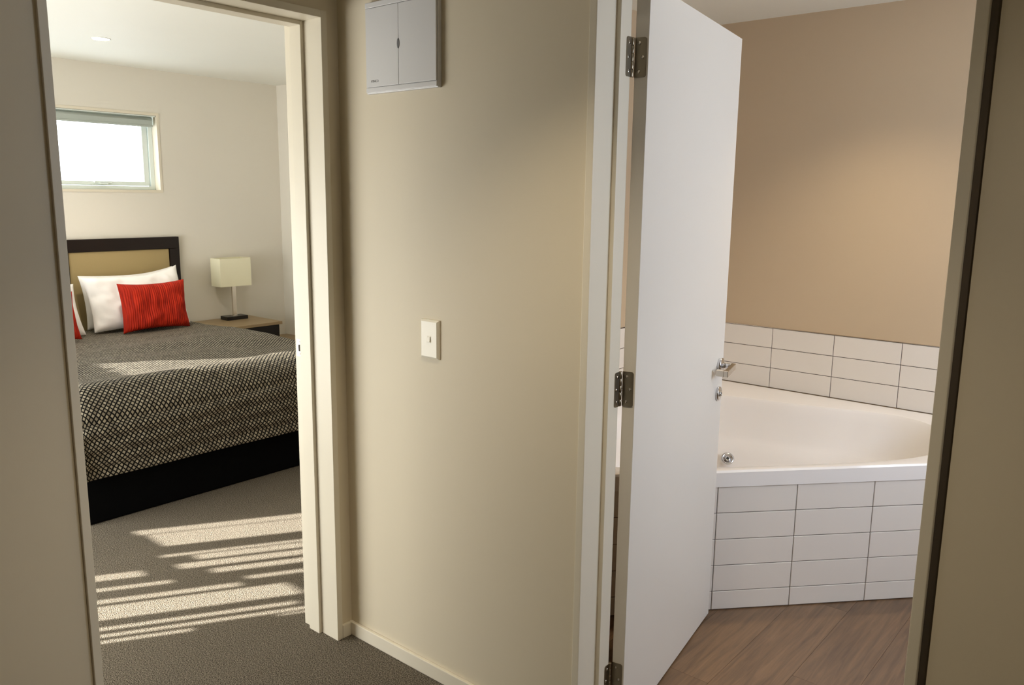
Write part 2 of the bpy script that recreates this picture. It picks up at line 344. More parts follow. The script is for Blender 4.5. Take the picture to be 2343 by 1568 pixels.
# hinges: door plate on the hinge edge, jamb plate, five knuckles, screws
def rplate(w, h, r, t):   # plate in local XZ... built in YZ: width along -y
    pts = [(0, -h/2), (0, h/2)]
    for i in range(7): a = R(90-15*i); pts.append((w-r+r*math.cos(a), h/2-r+r*math.sin(a)))
    for i in range(7): a = R(0-15*i); pts.append((w-r+r*math.cos(a), -h/2+r+r*math.sin(a)))
    return pts
for z in (1.813, 0.993, 0.172):
    h = empty('hinge', (0, 0, z)); h.parent = d1
    bm = prism([(-p[0], p[1]) for p in rplate(0.030, 0.092, 0.006, 0.002)], -0.0012, 0.0012)   # x=width dir, y=height
    for v in bm.verts: v.co = Vector((v.co.z - 0.001, v.co.x, v.co.y))
    dp = obj('door_plate', bm, 'satin_steel', h)
    for yy, zz in ((-0.012, 0.033), (-0.021, 0.0), (-0.012, -0.033)):
        s = obj('screw', lathe([(0.0042, -0.0034), (0.0034, -0.0030), (0.0012, -0.0026), (0.0, -0.0026)][::-1] if False else [(0.0042, -0.0022), (0.0040, -0.0034), (0.0016, -0.0030)], 14, 'X'), 'brushed', dp, True); s.location = (0, yy, zz)
    for i in range(5):
        hh = 0.092/5
        kn = obj('knuckle', lathe([(0.0, 0.0003), (0.0056, 0.0003), (0.0062, 0.001), (0.0062, hh-0.001), (0.0056, hh-0.0003), (0.0, hh-0.0003)], 20), 'satin_steel', h, True)
        kn.location = (-0.0083, 0.0054, -0.046 + hh*i)
    # jamb plate lies on the rebate of the frame: rotate back by the opening angle about the pivot
    jp_bm = prism([(-p[0], p[1]) for p in rplate(0.020, 0.092, 0.006, 0.002)], -0.0010, 0.0010)
    for v in jp_bm.verts: v.co = Vector((v.co.z, v.co.x, v.co.y))
    jp = obj('jamb_plate', jp_bm, 'satin_steel', h); jp.rotation_euler = (0, 0, -DA)
    off = Vector((XB1+0.0125, 0.1190, 0)) - PIV; off.z = 0
    jp.location = Matrix.Rotation(-DA, 3, 'Z') @ off
    for yy, zz in ((-0.009, 0.033), (-0.013, 0.0), (-0.009, -0.033)):
        s = obj('screw', lathe([(0.0042, 0.0008), (0.0040, 0.0024), (0.0016, 0.0020)], 14, 'X'), 'brushed', jp, True); s.location = (0, yy, zz)

# ------------------------------------------------------------------ tiles (100 x 300 mm, dark joints)
TG = 0.0028
def tile_mesh(wd, ht, th=0.008, ch=0.0012):
    key = (round(wd, 4), round(ht, 4), th)
    if key in TM: return TM[key]
    bm = bmesh.new(); a, c = wd/2-TG/2, ht/2-TG/2
    L = []
    for (ins, y) in ((0, 0.0), (0, -th+ch), (ch, -th)):
        L.append([bm.verts.new((sx*(a-ins), y, sz*(c-ins))) for sx, sz in ((-1,-1),(1,-1),(1,1),(-1,1))])
    for A, B in zip(L, L[1:]):
        for i in range(4): bm.faces.new((A[i], A[(i+1) % 4], B[(i+1) % 4], B[i]))
    bm.faces.new(L[2]); bm.faces.new(L[0][::-1])
    bmesh.ops.recalc_face_normals(bm, faces=bm.faces[:])
    me = bpy.data.meshes.new('tile'); bm.to_mesh(me); bm.free(); me.materials.append(MATS['tile_glaze']); TM[key] = me; return me
TM = {}
TZ0 = 0.5545
wt = struct('wall_tile_backing', boxes((XBL+0.001, 2.62, YB-0.0045, YB, TZ0, TZ0+0.302)), 'grout', 'dark grouted tile band on the wall behind the bath', 'tile band')
jx = 0.5006
cols = []
x0 = jx - 0.6
while x0 < 2.6:
    a, b_ = max(x0, XBL+0.002), min(x0+0.3, 2.62)
    if b_ - a > 0.02: cols.append((a, b_))
    x0 += 0.3
def add_tile(parent, wd, ht, loc, rotz):
    o = bpy.data.objects.new('tile', tile_mesh(wd, ht)); COL.objects.link(o); o.parent = parent; o.location = loc; o.rotation_euler = (0, 0, rotz)
    o.rotation_euler.x = random.uniform(-0.0015, 0.0015); return o
for r_ in range(3):
    for a, b_ in cols: add_tile(wt, b_-a, 0.1, ((a+b_)/2, YB, TZ0+0.05+0.1*r_), 0)
obj('tile_edge_strip', boxes((XBL+0.001, 2.62, YB-0.0095, YB, TZ0+0.3005, TZ0+0.304)), 'brushed', wt)
wt2 = struct('wall_tile_backing.001', boxes((XBL, XBL+0.0045, 0.30, YB-0.001, TZ0, TZ0+0.302)), 'grout', 'dark grouted tile band on the wall left of the bath, seen through the hinge gap', 'tile band')
for r_ in range(3):
    yy = YB-0.010
    while yy > 0.32:
        a = max(yy-0.3, 0.30); add_tile(wt2, yy-a, 0.1, (XBL, (yy+a)/2, TZ0+0.05+0.1*r_), R(90)); yy -= 0.3

# ------------------------------------------------------------------ corner spa bath in a tiled surround
A48 = R(47.99); E1 = Vector((math.cos(A48), math.sin(A48), 0)); E2 = Vector((-math.sin(A48), math.cos(A48), 0))
F0 = Vector((0.861, 0.958, 0))                 # a vertical tile joint on the front
MID = F0 + E1*0.24
HL = 0.99
FL = MID - E1*HL; FR = MID + E1*HL
RIM0, RIM1 = 0.474, 0.534
sur = empty('bath_surround', MID, 'white tiled corner surround carrying the spa bath', 'bath surround')
ins = E2*0.006
core_pts = [(XBL+0.006, FL.y+0.006), (FL.x+ins.x, FL.y+0.006), (FR.x-0.006, FR.y+ins.y), (FR.x-0.006, YB-0.001), (XBL+0.006, YB-0.001)]
bm = bmesh.new()
# hollow ring of backing panels: build the front and the two returns as slabs
def slab(bm, p, q, th, z0, z1):
    d = (q-p).normalized(); n = Vector((-d.y, d.x, 0))
    pts = [p, q, q+n*th, p+n*th]
    a = [bm.verts.new((v.x, v.y, z0)) for v in pts]; b_ = [bm.verts.new((v.x, v.y, z1)) for v in pts]
    bm.faces.new(a[::-1]); bm.faces.new(b_)
    for i in range(4): bm.faces.new((a[i], a[(i+1) % 4], b_[(i+1) % 4], b_[i]))
slab(bm, FL+E2*0.0035, FR+E2*0.0035, 0.02, 0, RIM0)
slab(bm, Vector((XBL+0.006, FL.y+0.0035, 0)), Vector((FL.x, FL.y+0.0035, 0)), 0.02, 0, RIM0)
slab(bm, Vector((FR.x-0.0035, FR.y, 0)), Vector((FR.x-0.0035, YB-0.001, 0)), 0.02, 0, RIM0)
part('panel_backing', bm, 'grout', sur)
rows = [(0.002, 0.074), (0.074, 0.174), (0.174, 0.274), (0.274, 0.374), (0.374, 0.474)]
for z0, z1 in rows:
    s = -HL
    edges = [-HL] + [e for e in [(-0.24 + 0.3*i) for i in range(-6, 8)] if -HL+0.03 < e < HL-0.03] + [HL]
    for a, b_ in zip(edges, edges[1:]):
        c = MID + E1*((a+b_)/2) + E2*0.0035*2
        o = add_tile(sur, b_-a, z1-z0, c-MID+Vector((0, 0, (z0+z1)/2)), A48)
    for (xa, xb) in ((FL.x-0.3, FL.x), (XBL+0.006, FL.x-0.3)):
        if xb-xa > 0.01: add_tile(sur, xb-xa, z1-z0, Vector(((xa+xb)/2, FL.y+0.007, (z0+z1)/2))-MID, 0)
    add_tile(sur, 0.3, z1-z0, Vector((FR.x-0.007, FR.y+0.15, (z0+z1)/2))-MID, R(90))
    add_tile(sur, YB-0.001-FR.y-0.3, z1-z0, Vector((FR.x-0.007, (FR.y+0.3+YB-0.001)/2, (z0+z1)/2))-MID, R(90))

bath = empty('spa_bath', MID+Vector((0, 0, RIM0)), 'glossy white corner spa bath with chrome jets behind the open door', 'bathtub')
half = [(0.0, 0.030), (0.20, 0.031), (0.36, 0.036), (0.52, 0.056), (0.66, 0.098), (0.78, 0.170), (0.86, 0.270), (0.895, 0.390), (0.885, 0.490), (0.83, 0.590), (0.73, 0.672), (0.60, 0.745), (0.46, 0.835), (0.32, 0.940), (0.18, 1.035), (0.08, 1.072)]
outl = half + [(0.0, 1.080)] + [(-a, b_) for a, b_ in half[1:][::-1]]
outl = [Vector((a, b_, 0)) for a, b_ in outl]
# smooth resample (closed Catmull-Rom)
def catmull(P_, n):
    out = []; m_ = len(P_)
    for i in range(m_):
        p0, p1, p2, p3 = P_[i-1], P_[i], P_[(i+1) % m_], P_[(i+2) % m_]
        for k_ in range(n):
            t = k_/n
            out.append(0.5*((2*p1)+(-p0+p2)*t+(2*p0-5*p1+4*p2-p3)*t*t+(-p0+3*p1-3*p2+p3)*t**3))
    return out
ring0 = catmull(outl, 4); NR = len(ring0)
ctr = Vector((0, 0.50, 0))
outer = [Vector(((Vector((x_, y_, 0))-MID).dot(E1), (Vector((x_, y_, 0))-MID).dot(E2), 0)) for x_, y_ in
         [(XBL+0.010, FL.y-0.006), (FL.x+0.003, FL.y-0.006), (FR.x+0.006, FR.y-0.003), (FR.x+0.006, YB-0.010), (XBL+0.010, YB-0.010)]]
def ray_poly(d):
    best = None
    for i in range(len(outer)):
        p, q = outer[i]-ctr, outer[(i+1) % len(outer)]-ctr; e = q-p
        den = d.x*e.y - d.y*e.x
        if abs(den) < 1e-9: continue
        t = (p.x*e.y-p.y*e.x)/den; s = (p.x*d.y-p.y*d.x)/den
        if t > 0 and -1e-6 <= s <= 1+1e-6 and (best is None or t < best): best = t
    return ctr + d*best
outer_ring = [ray_poly((p-ctr).normalized()) for p in ring0]
# snap the nearest samples to the polygon corners so they stay sharp
for c in outer:
    i = min(range(NR), key=lambda i_: (outer_ring[i_]-c).length); outer_ring[i] = c.copy()
bm = bmesh.new()
def sst(a, b_, x_):
    t_ = min(1.0, max(0.0, (x_-a)/(b_-a))); return t_*t_*(3-2*t_)
def shrink(p, k_, z):
    q = ctr + (p-ctr)*k_; return Vector((q.x, q.y, z-RIM0+0.016*sst(0.03, 0.6, p.y)*max(0.0, (z-0.35)/0.184)))
LV = []
LV.append([Vector((p.x, p.y, 0)) for p in outer_ring])
def rise(p): return 0.0195*sst(0.02, 0.22, p.y)
LV.append([Vector((p.x, p.y, RIM1-0.007-RIM0+rise(p))) for p in outer_ring])
LV.append([Vector((p.x, p.y, RIM1-RIM0+rise(p)))+(ctr-p).normalized()*0.006 for p in outer_ring])
for k_, z in ((1.0, 0.534), (0.985, 0.531), (0.972, 0.520), (0.955, 0.480), (0.925, 0.415), (0.895, 0.372), (0.868, 0.350), (0.835, 0.330), (0.79, 0.285), (0.75, 0.230), (0.70, 0.180), (0.62, 0.145), (0.48, 0.128), (0.25, 0.122)):
    LV.append([shrink(p, k_, z) for p in ring0])
vr = [[bm.verts.new(p) for p in l] for l in LV]
for a, b_ in zip(vr, vr[1:]):
    for i in range(NR): bm.faces.new((a[i], a[(i+1) % NR], b_[(i+1) % NR], b_[i]))
bm.faces.new(vr[-1])
bath.rotation_euler = (0, 0, A48)
shell = obj('bath_shell', bm, 'acrylic', bath, True)
md = shell.modifiers.new('edges', 'EDGE_SPLIT'); md.split_angle = R(28)
def jet(name, loc, nrm, s=1.0):
    q = Vector(nrm).to_track_quat('Z', 'Y')
    j = obj(name, lathe([(0.0, 0.0), (0.029*s, 0.0), (0.030*s, 0.003*s), (0.027*s, 0.006*s), (0.021*s, 0.0065*s), (0.019*s, 0.003*s), (0.0, 0.003*s)], 32), 'chrome', bath, True)
    j.location = loc; j.rotation_euler = q.to_euler()
    obj('jet_nozzle', lathe([(0.0115*s, 0.002*s), (0.0115*s, 0.008*s), (0.0085*s, 0.0095*s), (0.0065*s, 0.0085*s), (0.0065*s, 0.004*s), (0, 0.004*s)], 24), 'chrome', j, True)
    obj('jet_hole', lathe([(0.0055*s, 0.0042*s), (0.0055*s, 0.0052*s)], 20), 'ink', j)
    return j
JETS = [((0.167, 0.868, 0.278-RIM0), (-0.25, -0.75, 0.55)), ((-0.167, 0.868, 0.278-RIM0), (0.25, -0.75, 0.55)), ((0.778, 0.300, 0.405-RIM0), (-0.93, 0.25, 0.28)), ((-0.778, 0.300, 0.405-RIM0), (0.93, 0.25, 0.28))]
for l_, n_ in JETS: jet('spa_jet', l_, n_)

# ------------------------------------------------------------------ bedroom window and blind
wn1 = empty('window_1', (XW, 0.5, WZ0), 'small high bedroom window with white aluminium frame, blown out by daylight', 'window', kind='structure')
part('reveal', boxes((XW-0.12, XW+0.004, WY1-0.018, WY1, WZ0, WZ1), (XW-0.12, XW+0.004, WY0, WY0+0.018, WZ0, WZ1), (XW-0.12, XW+0.0042, WY0+0.018, WY1-0.018, WZ0, WZ0+0.018), (XW-0.12, XW+0.0042, WY0+0.018, WY1-0.018, WZ1-0.018, WZ1)), 'trim_paint', wn1)
a0, a1, z0, z1 = WY0+0.018, WY1-0.018, WZ0+0.018, WZ1-0.018
part('outer_frame', boxes((XW-0.12, XW-0.07, a1-0.030, a1, z0, z1), (XW-0.12, XW-0.07, a0, a0+0.030, z0, z1), (XW-0.1195, XW-0.0705, a0, a1, z0, z0+0.026), (XW-0.1195, XW-0.0705, a0, a1, z1-0.026, z1), bevel=0.002), 'aluminium_white', wn1)
part('sash', boxes((XW-0.112, XW-0.082, a1-0.072, a1-0.034, z0+0.028, z1-0.028), (XW-0.112, XW-0.082, 0.545, 0.583, z0+0.028, z1-0.028), (XW-0.1115, XW-0.0825, 0.545, a1-0.034, z0+0.028, z0+0.056), (XW-0.1115, XW-0.0825, 0.545, a1-0.034, z1-0.056, z1-0.028), bevel=0.002), 'aluminium_white', wn1)
part('glass_pane', boxes((XW-0.099, XW-0.095, 0.583, a1-0.072, z0+0.056, z1-0.056)), 'glass', wn1)
part('glass_pane', boxes((XW-0.099, XW-0.095, a0+0.03, 0.545, z0+0.026, z1-0.026)), 'glass', wn1)
part('window_catch', boxes((XW-0.083, XW-0.066, 0.87, 0.99, z0+0.044, z0+0.058), (XW-0.083, XW-0.058, 0.90, 0.96, z0+0.034, z0+0.046), bevel=0.003), 'aluminium_white', wn1)
rb = empty('roller_blind', (XW-0.04, 0.5, z1-0.04), 'rolled-up grey-green roller blind at the top of the bedroom window', 'roller blind')
bm = lathe([(0.0, a0+0.03), (0.021, a0+0.03), (0.021, a1-0.022), (0.0, a1-0.022)], 28, 'Y'); bmesh.ops.translate(bm, verts=bm.verts, vec=(XW-0.036, 0, z1-0.034))
part('blind_roll', bm, 'blind_fabric', rb, True)
part('blind_drop', boxes((XW-0.0165, XW-0.0150, a0+0.03, a1-0.022, z1-0.068, z1-0.034)), 'blind_fabric', rb)
part('bottom_rail', boxes((XW-0.021, XW-0.011, a0+0.03, a1-0.020, z1-0.080, z1-0.066), bevel=0.003), 'blind_fabric', rb)
part('bracket', boxes((XW-0.062, XW-0.008, a1-0.020, a1-0.016, z1-0.062, z1-0.004), bevel=0.001), 'aluminium_white', rb)
part('bracket', boxes((XW-0.062, XW-0.008, a0+0.020, a0+0.024, z1-0.062, z1-0.004), bevel=0.001), 'aluminium_white', rb)
part('head_rail', boxes((XW-0.030, XW-0.004, a0+0.02, a1-0.004, z1-0.009, z1-0.001), bevel=0.001), 'aluminium_white', rb)

# glazed sliding door of the bedroom (left of the view) with vertical blind slats: the sun falls through the gaps
d2 = empty('door_2', (-1.9, YWL-0.05, 0), 'glazed sliding door of the bedroom, out of view', 'door', kind='structure')
part('frame', boxes((GX0, GX0+0.05, YWL-0.09, YWL-0.04, 0, GZ), (GX1-0.05, GX1, YWL-0.09, YWL-0.04, 0, GZ), (GX0+0.05, GX1-0.05, YWL-0.09, YWL-0.04, 0, 0.06), (GX0+0.05, GX1-0.05, YWL-0.09, YWL-0.04, GZ-0.05, GZ)), 'aluminium_white', d2)
TEL = math.tan(R(SUN_EL))
YS = YWL - 0.02                        # plane of the slats
def lit_x(s): return s + 0.612*YS      # streak line s (X-0.612Y on the floor) -> X in the slat plane
def lit_z(y): return (y-YS)/0.8526*TEL # floor Y of a light edge -> height in the slat plane
ZT = lit_z(-0.185)                     # transom: shadow between the two groups of streaks
# openings between slats: (s0, s1, y0, y1) measured on the floor
OPEN = [(-1.335, -1.270, -0.10, 0.60), (-1.262, -1.090, -0.08, 1.2), (-0.985, -0.955, -0.14, 0.75), (-0.945, -0.885, -0.05, 1.0), (-0.86, -0.80, -0.14, 0.9),
        (-0.765, -0.715, -0.07, 0.9), (-0.64, -0.605, -0.01, 0.9),
        (-0.84, -0.775, -0.9, -0.26), (-0.70, -0.665, -0.9, -0.22), (-0.585, -0.545, -0.9, -0.06), (-0.52, -0.395, -0.95, 0.06), (-0.335, -0.305, -0.95, 0.00),
        (-0.275, -0.248, -0.95, 0.05), (-0.225, -0.200, -0.95, -0.35), (-0.235, -0.222, -0.10, 0.2),
        (-1.88, -1.62, 0.50, 1.16)]
OPEN += [(-2.34+0.036*i, -2.34+0.036*i+0.022, 1.38+0.012*abs((i*5) % 7-2), 2.6) for i in range(12)]
vb = empty('vertical_blind', (-1.9, YS, 0), 'closed vertical blind of the sliding door, out of view', 'blind')
xs = sorted(set([GX0+0.05, GX1-0.05] + [lit_x(s) for o_ in OPEN for s in o_[:2]]))
for xa, xb in zip(xs, xs[1:]):
    if xb - xa < 1e-4: continue
    xm = (xa+xb)/2; holes = sorted((lit_z(o_[2]), lit_z(o_[3])) for o_ in OPEN if lit_x(o_[0]) < xm < lit_x(o_[1]))
    z = 0.03
    for h0, h1 in holes:
        h0 = max(h0, z); h1 = min(h1, GZ-0.02)
        if h0 - z > 1e-3: part('slat', boxes((xa, xb, YS-0.001, YS+0.001, z, h0)), 'blind_slat', vb)
        z = max(z, h1)
    if GZ-0.02-z > 1e-3: part('slat', boxes((xa, xb, YS-0.001, YS+0.001, z, GZ-0.02)), 'blind_slat', vb)

# ------------------------------------------------------------------ bed
BC = 0.583; BW = 0.800; BX0, BX1 = XW+0.075, -1.585
bed = empty('bed', (-2.6, BC, 0), 'queen bed with black base and dark framed two-panel headboard', 'bed')
part('base', boxes((BX0, BX1-0.006, BC-BW+0.01, BC+BW-0.01, 0.0, 0.31), bevel=0.012), 'black_fabric', bed)
part('mattress', boxes((BX0, BX1-0.05, BC-BW+0.02, BC+BW-0.02, 0.31, 0.508), bevel=0.05, seg=4), 'linen', bed)
hb = part('headboard', boxes((XW+0.010, XW+0.022, BC-0.780, BC+0.780, 0.30, 1.14)), 'dark_wood', bed)
HX0, HX1, HZT = XW+0.006, XW+0.046, 1.162
obj('top_rail', boxes((HX0, HX1, BC-0.806, BC+0.806, 1.078, HZT), bevel=0.003), 'dark_wood', hb)
def sub(name, bm, mat, par, top): return obj(name, bm, mat, par)      # parent sits at the world origin
for ya, yb_ in ((BC-0.806, BC-0.733), (BC-0.034, BC+0.034), (BC+0.733, BC+0.806)):
    sub('stile', boxes((HX0+0.0002, HX1-0.0002, ya, yb_, 0.20, 1.078), bevel=0.003), 'dark_wood', hb, bed)
for ya, yb_ in ((BC-0.733, BC-0.034), (BC+0.034, BC+0.733)):
    sub('padded_panel', boxes((XW+0.022, XW+0.036, ya+0.002, yb_-0.002, 0.35, 1.076), bevel=0.005, seg=3), 'upholstery', hb, bed)

# bedspread: one draped quilted sheet, UV in metres along the cloth
def fold(d, flat, r):           # arc-length d from the centre -> (horizontal, drop)
    if d <= flat: return d, 0.0
    a = (d-flat)/r
    if a < math.pi/2: return flat + r*math.sin(a), r*(1-math.cos(a))
    return flat + r, r + (d-flat-r*math.pi/2)
ZTOP = 0.562; HEM = 0.228
bm = bmesh.new(); uvl = bm.loops.layers.uv.new('UVMap')
LB = 0.20; XH = BX0+0.10                       # the spread begins under the pillows
lenflat = (BX1+0.052) - XH - 0.16; rl = 0.16
lentot = lenflat + rl*math.pi/2 + (ZTOP-HEM-rl)
rw = 0.11; wflat = BW+0.02-rw; wtot = wflat + rw*math.pi/2 + 0.20
NU, NV = 120, 190
grid = []
for j in range(NV+1):
    row = []
    v = lentot*j/NV
    gx, dx = fold(v, lenflat, rl)
    for i in range(NU+1):
        u = -wtot + 2*wtot*i/NU
        gy, dy = fold(abs(u), wflat, rw); gy = math.copysign(gy, u)
        drop = math.sqrt(dx*dx+dy*dy) if (dx > 0 and dy > 0) else max(dx, dy)
        drop = min(drop, ZTOP-HEM+0.02)
        P_ = Vector((XH+gx, BC+gy, ZTOP-drop))
        n1 = noise.noise(Vector((v*2.2, u*1.7, 0.3))); n2 = noise.noise(Vector((v*5.0, u*3.0, 4.1)))
        puff = (0.016*n1 + 0.006*n2)*(0.35+0.65*min(1.0, max(0.0, (v-0.6)/0.5)))
        # quilting seams parallel to the hem on the foot drop
        hem = lentot - v
        q = 0.0
        for hs_ in (0.052, 0.112, 0.178, 0.262):
            w_ = hs_ + 0.020*noise.noise(Vector((u*1.6, hs_*9, 2.2))) + 0.012*u
            q += math.exp(-abs((hem-w_)/0.016)**1.3)
        puff += 0.024*min(1.0, max(0.0, (v-0.30)/0.35))*min(1.0, max(0.0, (lentot-0.05-v)/0.35))
        seamlift = 0.010*max(0, math.cos((hem % 0.062)/0.062*2*math.pi)) * 0
        # a soft ridge across the foot of the bed
        ridge = 0.030*math.exp(-((v-(lenflat-0.03+0.05*noise.noise(Vector((u*1.3, 1, 7)))))/0.09)**2)
        outn = Vector((1, 0, 0)) if dx > rl*0.8 else Vector((0, 0, 1))
        if 0 < dx <= rl*0.8: outn = Vector((dx/rl, 0, 1-dx/rl)).normalized()
        P_ += outn*(puff + ridge*(1 if dx < rl*0.6 else 0.3) - 0.024*q + 0.006)
        if dy > rw*0.9: P_.y += math.copysign(0.012*math.sin(v*9)+0.008, u)
        row.append((bm.verts.new(P_), (u, v)))
    grid.append(row)
for j in range(NV):
    for i in range(NU):
        c4 = [grid[j][i], grid[j+1][i], grid[j+1][i+1], grid[j][i+1]]
        f = bm.faces.new([c[0] for c in c4])
        for lp, c in zip(f.loops, c4): lp[uvl].uv = c[1]
sprd = obj('bedspread', bm, 'bedspread_weave', None, True)
md = sprd.modifiers.new('thick', 'SOLIDIFY'); md.thickness = 0.012; md.offset = -1
tag(sprd, 'black and taupe diamond-lattice quilted bedspread over the bed', 'bedspread')

# pillows and cushions
def pillow(name, W, H, T, mat, label, cat, group, loc, tilt, rz, ribs=0, seed=0, pinch=0.05, crease=0.006, lift=0.0):
    bm = bmesh.new(); uvl = bm.loops.layers.uv.new('UVMap'); nu, nv = (190 if ribs else 48), 34
    fr, bk = [], []
    for j in range(nv+1):
        rf, rb_ = [], []
        for i in range(nu+1):
            u, v = -1+2*i/nu, -1+2*j/nv
            k_ = pinch
            x_ = u*W/2*(1-k_*(1-v*v)*abs(u)**3); y_ = v*H/2*(1-k_*1.5*(1-u*u)*abs(v)**3)
            th = T/2*((1-u**4)*(1-v**4))**0.55
            nn_ = noise.noise(Vector((u*2.2+seed, v*1.8, seed*1.7)))*crease*2 + noise.noise(Vector((u*6+seed, v*4+u*3, 3+seed)))*crease
            e_ = min(1.0, th/(T*0.2)) if T else 0
            rib = (0.0017*math.sin((u*W/2)*2*math.pi*ribs + 0.5*noise.noise(Vector((u*4, v*2, seed))))) * e_ if ribs else 0
            y_ += lift*max(0, u)**2*max(0, v)
            rf.append(bm.verts.new((x_, -(th+nn_*e_+rib) - 0.001, y_))); rb_.append(bm.verts.new((x_, th+nn_*e_*0.5+0.001, y_)))
        fr.append(rf); bk.append(rb_)
    def quad(a, b_, c, d, uvs):
        f = bm.faces.new((a, b_, c, d))
        for lp, t in zip(f.loops, uvs): lp[uvl].uv = t
    U = lambda i, j: (i/nu*W, j/nv*H)
    for j in range(nv):
        for i in range(nu):
            q = [(i, j), (i+1, j), (i+1, j+1), (i, j+1)]
            quad(*[fr[b_][a] for a, b_ in q], [U(*t) for t in q]); quad(*[bk[b_][a] for a, b_ in q[::-1]], [U(*t) for t in q[::-1]])
    for i in range(nu):
        quad(fr[0][i], bk[0][i], bk[0][i+1], fr[0][i+1], [(0, 0)]*4); quad(fr[nv][i], fr[nv][i+1], bk[nv][i+1], bk[nv][i], [(0, 0)]*4)
    for j in range(nv):
        quad(fr[j][0], fr[j+1][0], bk[j+1][0], bk[j][0], [(0, 0)]*4); quad(fr[j][nu], bk[j][nu], bk[j+1][nu], fr[j+1][nu], [(0, 0)]*4)
    o = obj(name, bm, mat, None, True); o.location = loc
    # local: x = width, z = height, -y = front. World front is +X, width along +Y
    o.rotation_euler = (Matrix.Rotation(R(rz), 3, 'Z') @ Matrix.Rotation(R(90), 3, 'Z') @ Matrix.Rotation(R(-tilt), 3, 'X')).to_euler()
    return tag(o, label, cat, group)
G1, G2 = 'white pillows against the headboard', 'red cushions on the bed'
pillow('pillow', 0.655, 0.375, 0.14, 'linen', 'plump white pillow leaning behind the fully visible red cushion', 'pillow', G1, (-3.385, 0.930, 0.754), 22, 0, seed=1, crease=0.010, lift=0.05)
pillow('pillow', 0.655, 0.365, 0.11, 'linen', 'rear white pillow wedged between the front pillow and the headboard', 'pillow', G1, (-3.550, 0.965, 0.749), 14, 0, seed=5, crease=0.008, lift=0.03)
pillow('pillow', 0.66, 0.345, 0.13, 'linen', 'white pillow half hidden by the door frame, left of the headboard stile', 'pillow', G1, (-3.37, 0.215, 0.735), 24, 0, seed=9, crease=0.008)
pillow('cushion', 0.455, 0.325, 0.12, 'red_velvet', 'red ribbed velvet cushion fully visible in front of the white pillow', 'cushion', G2, (-3.215, 0.958, 0.735), 9, 0, ribs=72, seed=3, pinch=0.07)
pillow('cushion', 0.455, 0.30, 0.12, 'red_velvet', 'red ribbed velvet cushion mostly hidden by the door frame', 'cushion', G2, (-3.135, 0.205, 0.733), 18, 0, ribs=72, seed=12, pinch=0.07)

# ------------------------------------------------------------------ bedside table and lamp
bt = empty('bedside_table', (-3.42, 1.74, 0), 'low bedside table with pale brown top beside the bed', 'bedside table')
TT = 0.520
part('table_top', boxes((XW+0.016, -3.235, 1.47, 1.957, TT-0.022, TT), bevel=0.002), 'table_wood', bt)
part('side_panel', boxes((XW+0.03, -3.255, 1.485, 1.505, 0.0, TT-0.022), bevel=0.001), 'black_gloss', bt)
part('side_panel', boxes((XW+0.03, -3.255, 1.922, 1.942, 0.0, TT-0.022), bevel=0.001), 'black_gloss', bt)
part('back_panel', boxes((XW+0.03, XW+0.042, 1.505, 1.922, 0.0, TT-0.022)), 'black_gloss', bt)
part('drawer_front', boxes((-3.268, -3.250, 1.508, 1.919, 0.20, TT-0.026), bevel=0.001), 'black_gloss', bt)
part('shelf', boxes((XW+0.042, -3.26, 1.505, 1.922, 0.06, 0.08)), 'black_gloss', bt)
part('shelf', boxes((XW+0.042, -3.26, 1.505, 1.922, 0.18, 0.20)), 'black_gloss', bt)
lp = empty('table_lamp', (-3.585, 1.765, TT), 'white box-shade table lamp with steel post on black block base', 'lamp')
part('lamp_base', boxes((-3.635, -3.535, 1.676, 1.852, TT, TT+0.028), bevel=0.002), 'black_gloss', lp)
part('post_foot', boxes((-3.602, -3.568, 1.744, 1.792, TT+0.028, TT+0.031), bevel=0.001), 'brushed', lp)
part('lamp_post', boxes((-3.592, -3.578, 1.752, 1.784, TT+0.031, 0.80), bevel=0.001), 'brushed', lp)
bm = bmesh.new(); ya, yb_, xa, xb = 1.626, 1.885, -3.655, -3.520; z0, z1 = 0.781, 0.993; t = 0.003
box(bm, xa, xb, ya, ya+t, z0, z1); box(bm, xa, xb, yb_-t, yb_, z0, z1); box(bm, xa, xa+t, ya+t, yb_-t, z0, z1); box(bm, xb-t, xb, ya+t, yb_-t, z0, z1)
part('lamp_shade', bm, 'shade_fabric', lp)
part('shade_frame', boxes((xa+0.003, xb-0.003, 1.764, 1.772, 0.79, 0.794), (-3.589, -3.581, ya+0.003, yb_-0.003, 0.7902, 0.7938)), 'brushed', lp)
bm = lathe([(0.012, 0.0), (0.014, 0.03), (0.028, 0.075), (0.022, 0.10), (0.004, 0.115)], 24); bmesh.ops.translate(bm, verts=bm.verts, vec=(-3.585, 1.768, 0.80))
part('bulb', bm, 'plastic_white', lp, True)
# timber ledge on the right bedroom wall, beyond the table
lg = empty('wall_ledge', (-3.35, 2.19, 0.31), 'dark brown timber ledge on the bedroom wall behind the bedside table', 'ledge')
part('ledge_board', boxes((XW+0.02, -2.6, 2.13, YWR-0.001, 0.300, 0.330), bevel=0.002), 'table_wood', lg)
part('ledge_bracket', boxes((XW+0.10, XW+0.12, 2.16, YWR-0.001, 0.14, 0.300), bevel=0.002), 'dark_wood', lg)
part('ledge_bracket', boxes((-2.74, -2.72, 2.16, YWR-0.001, 0.14, 0.300), bevel=0.002), 'dark_wood', lg)

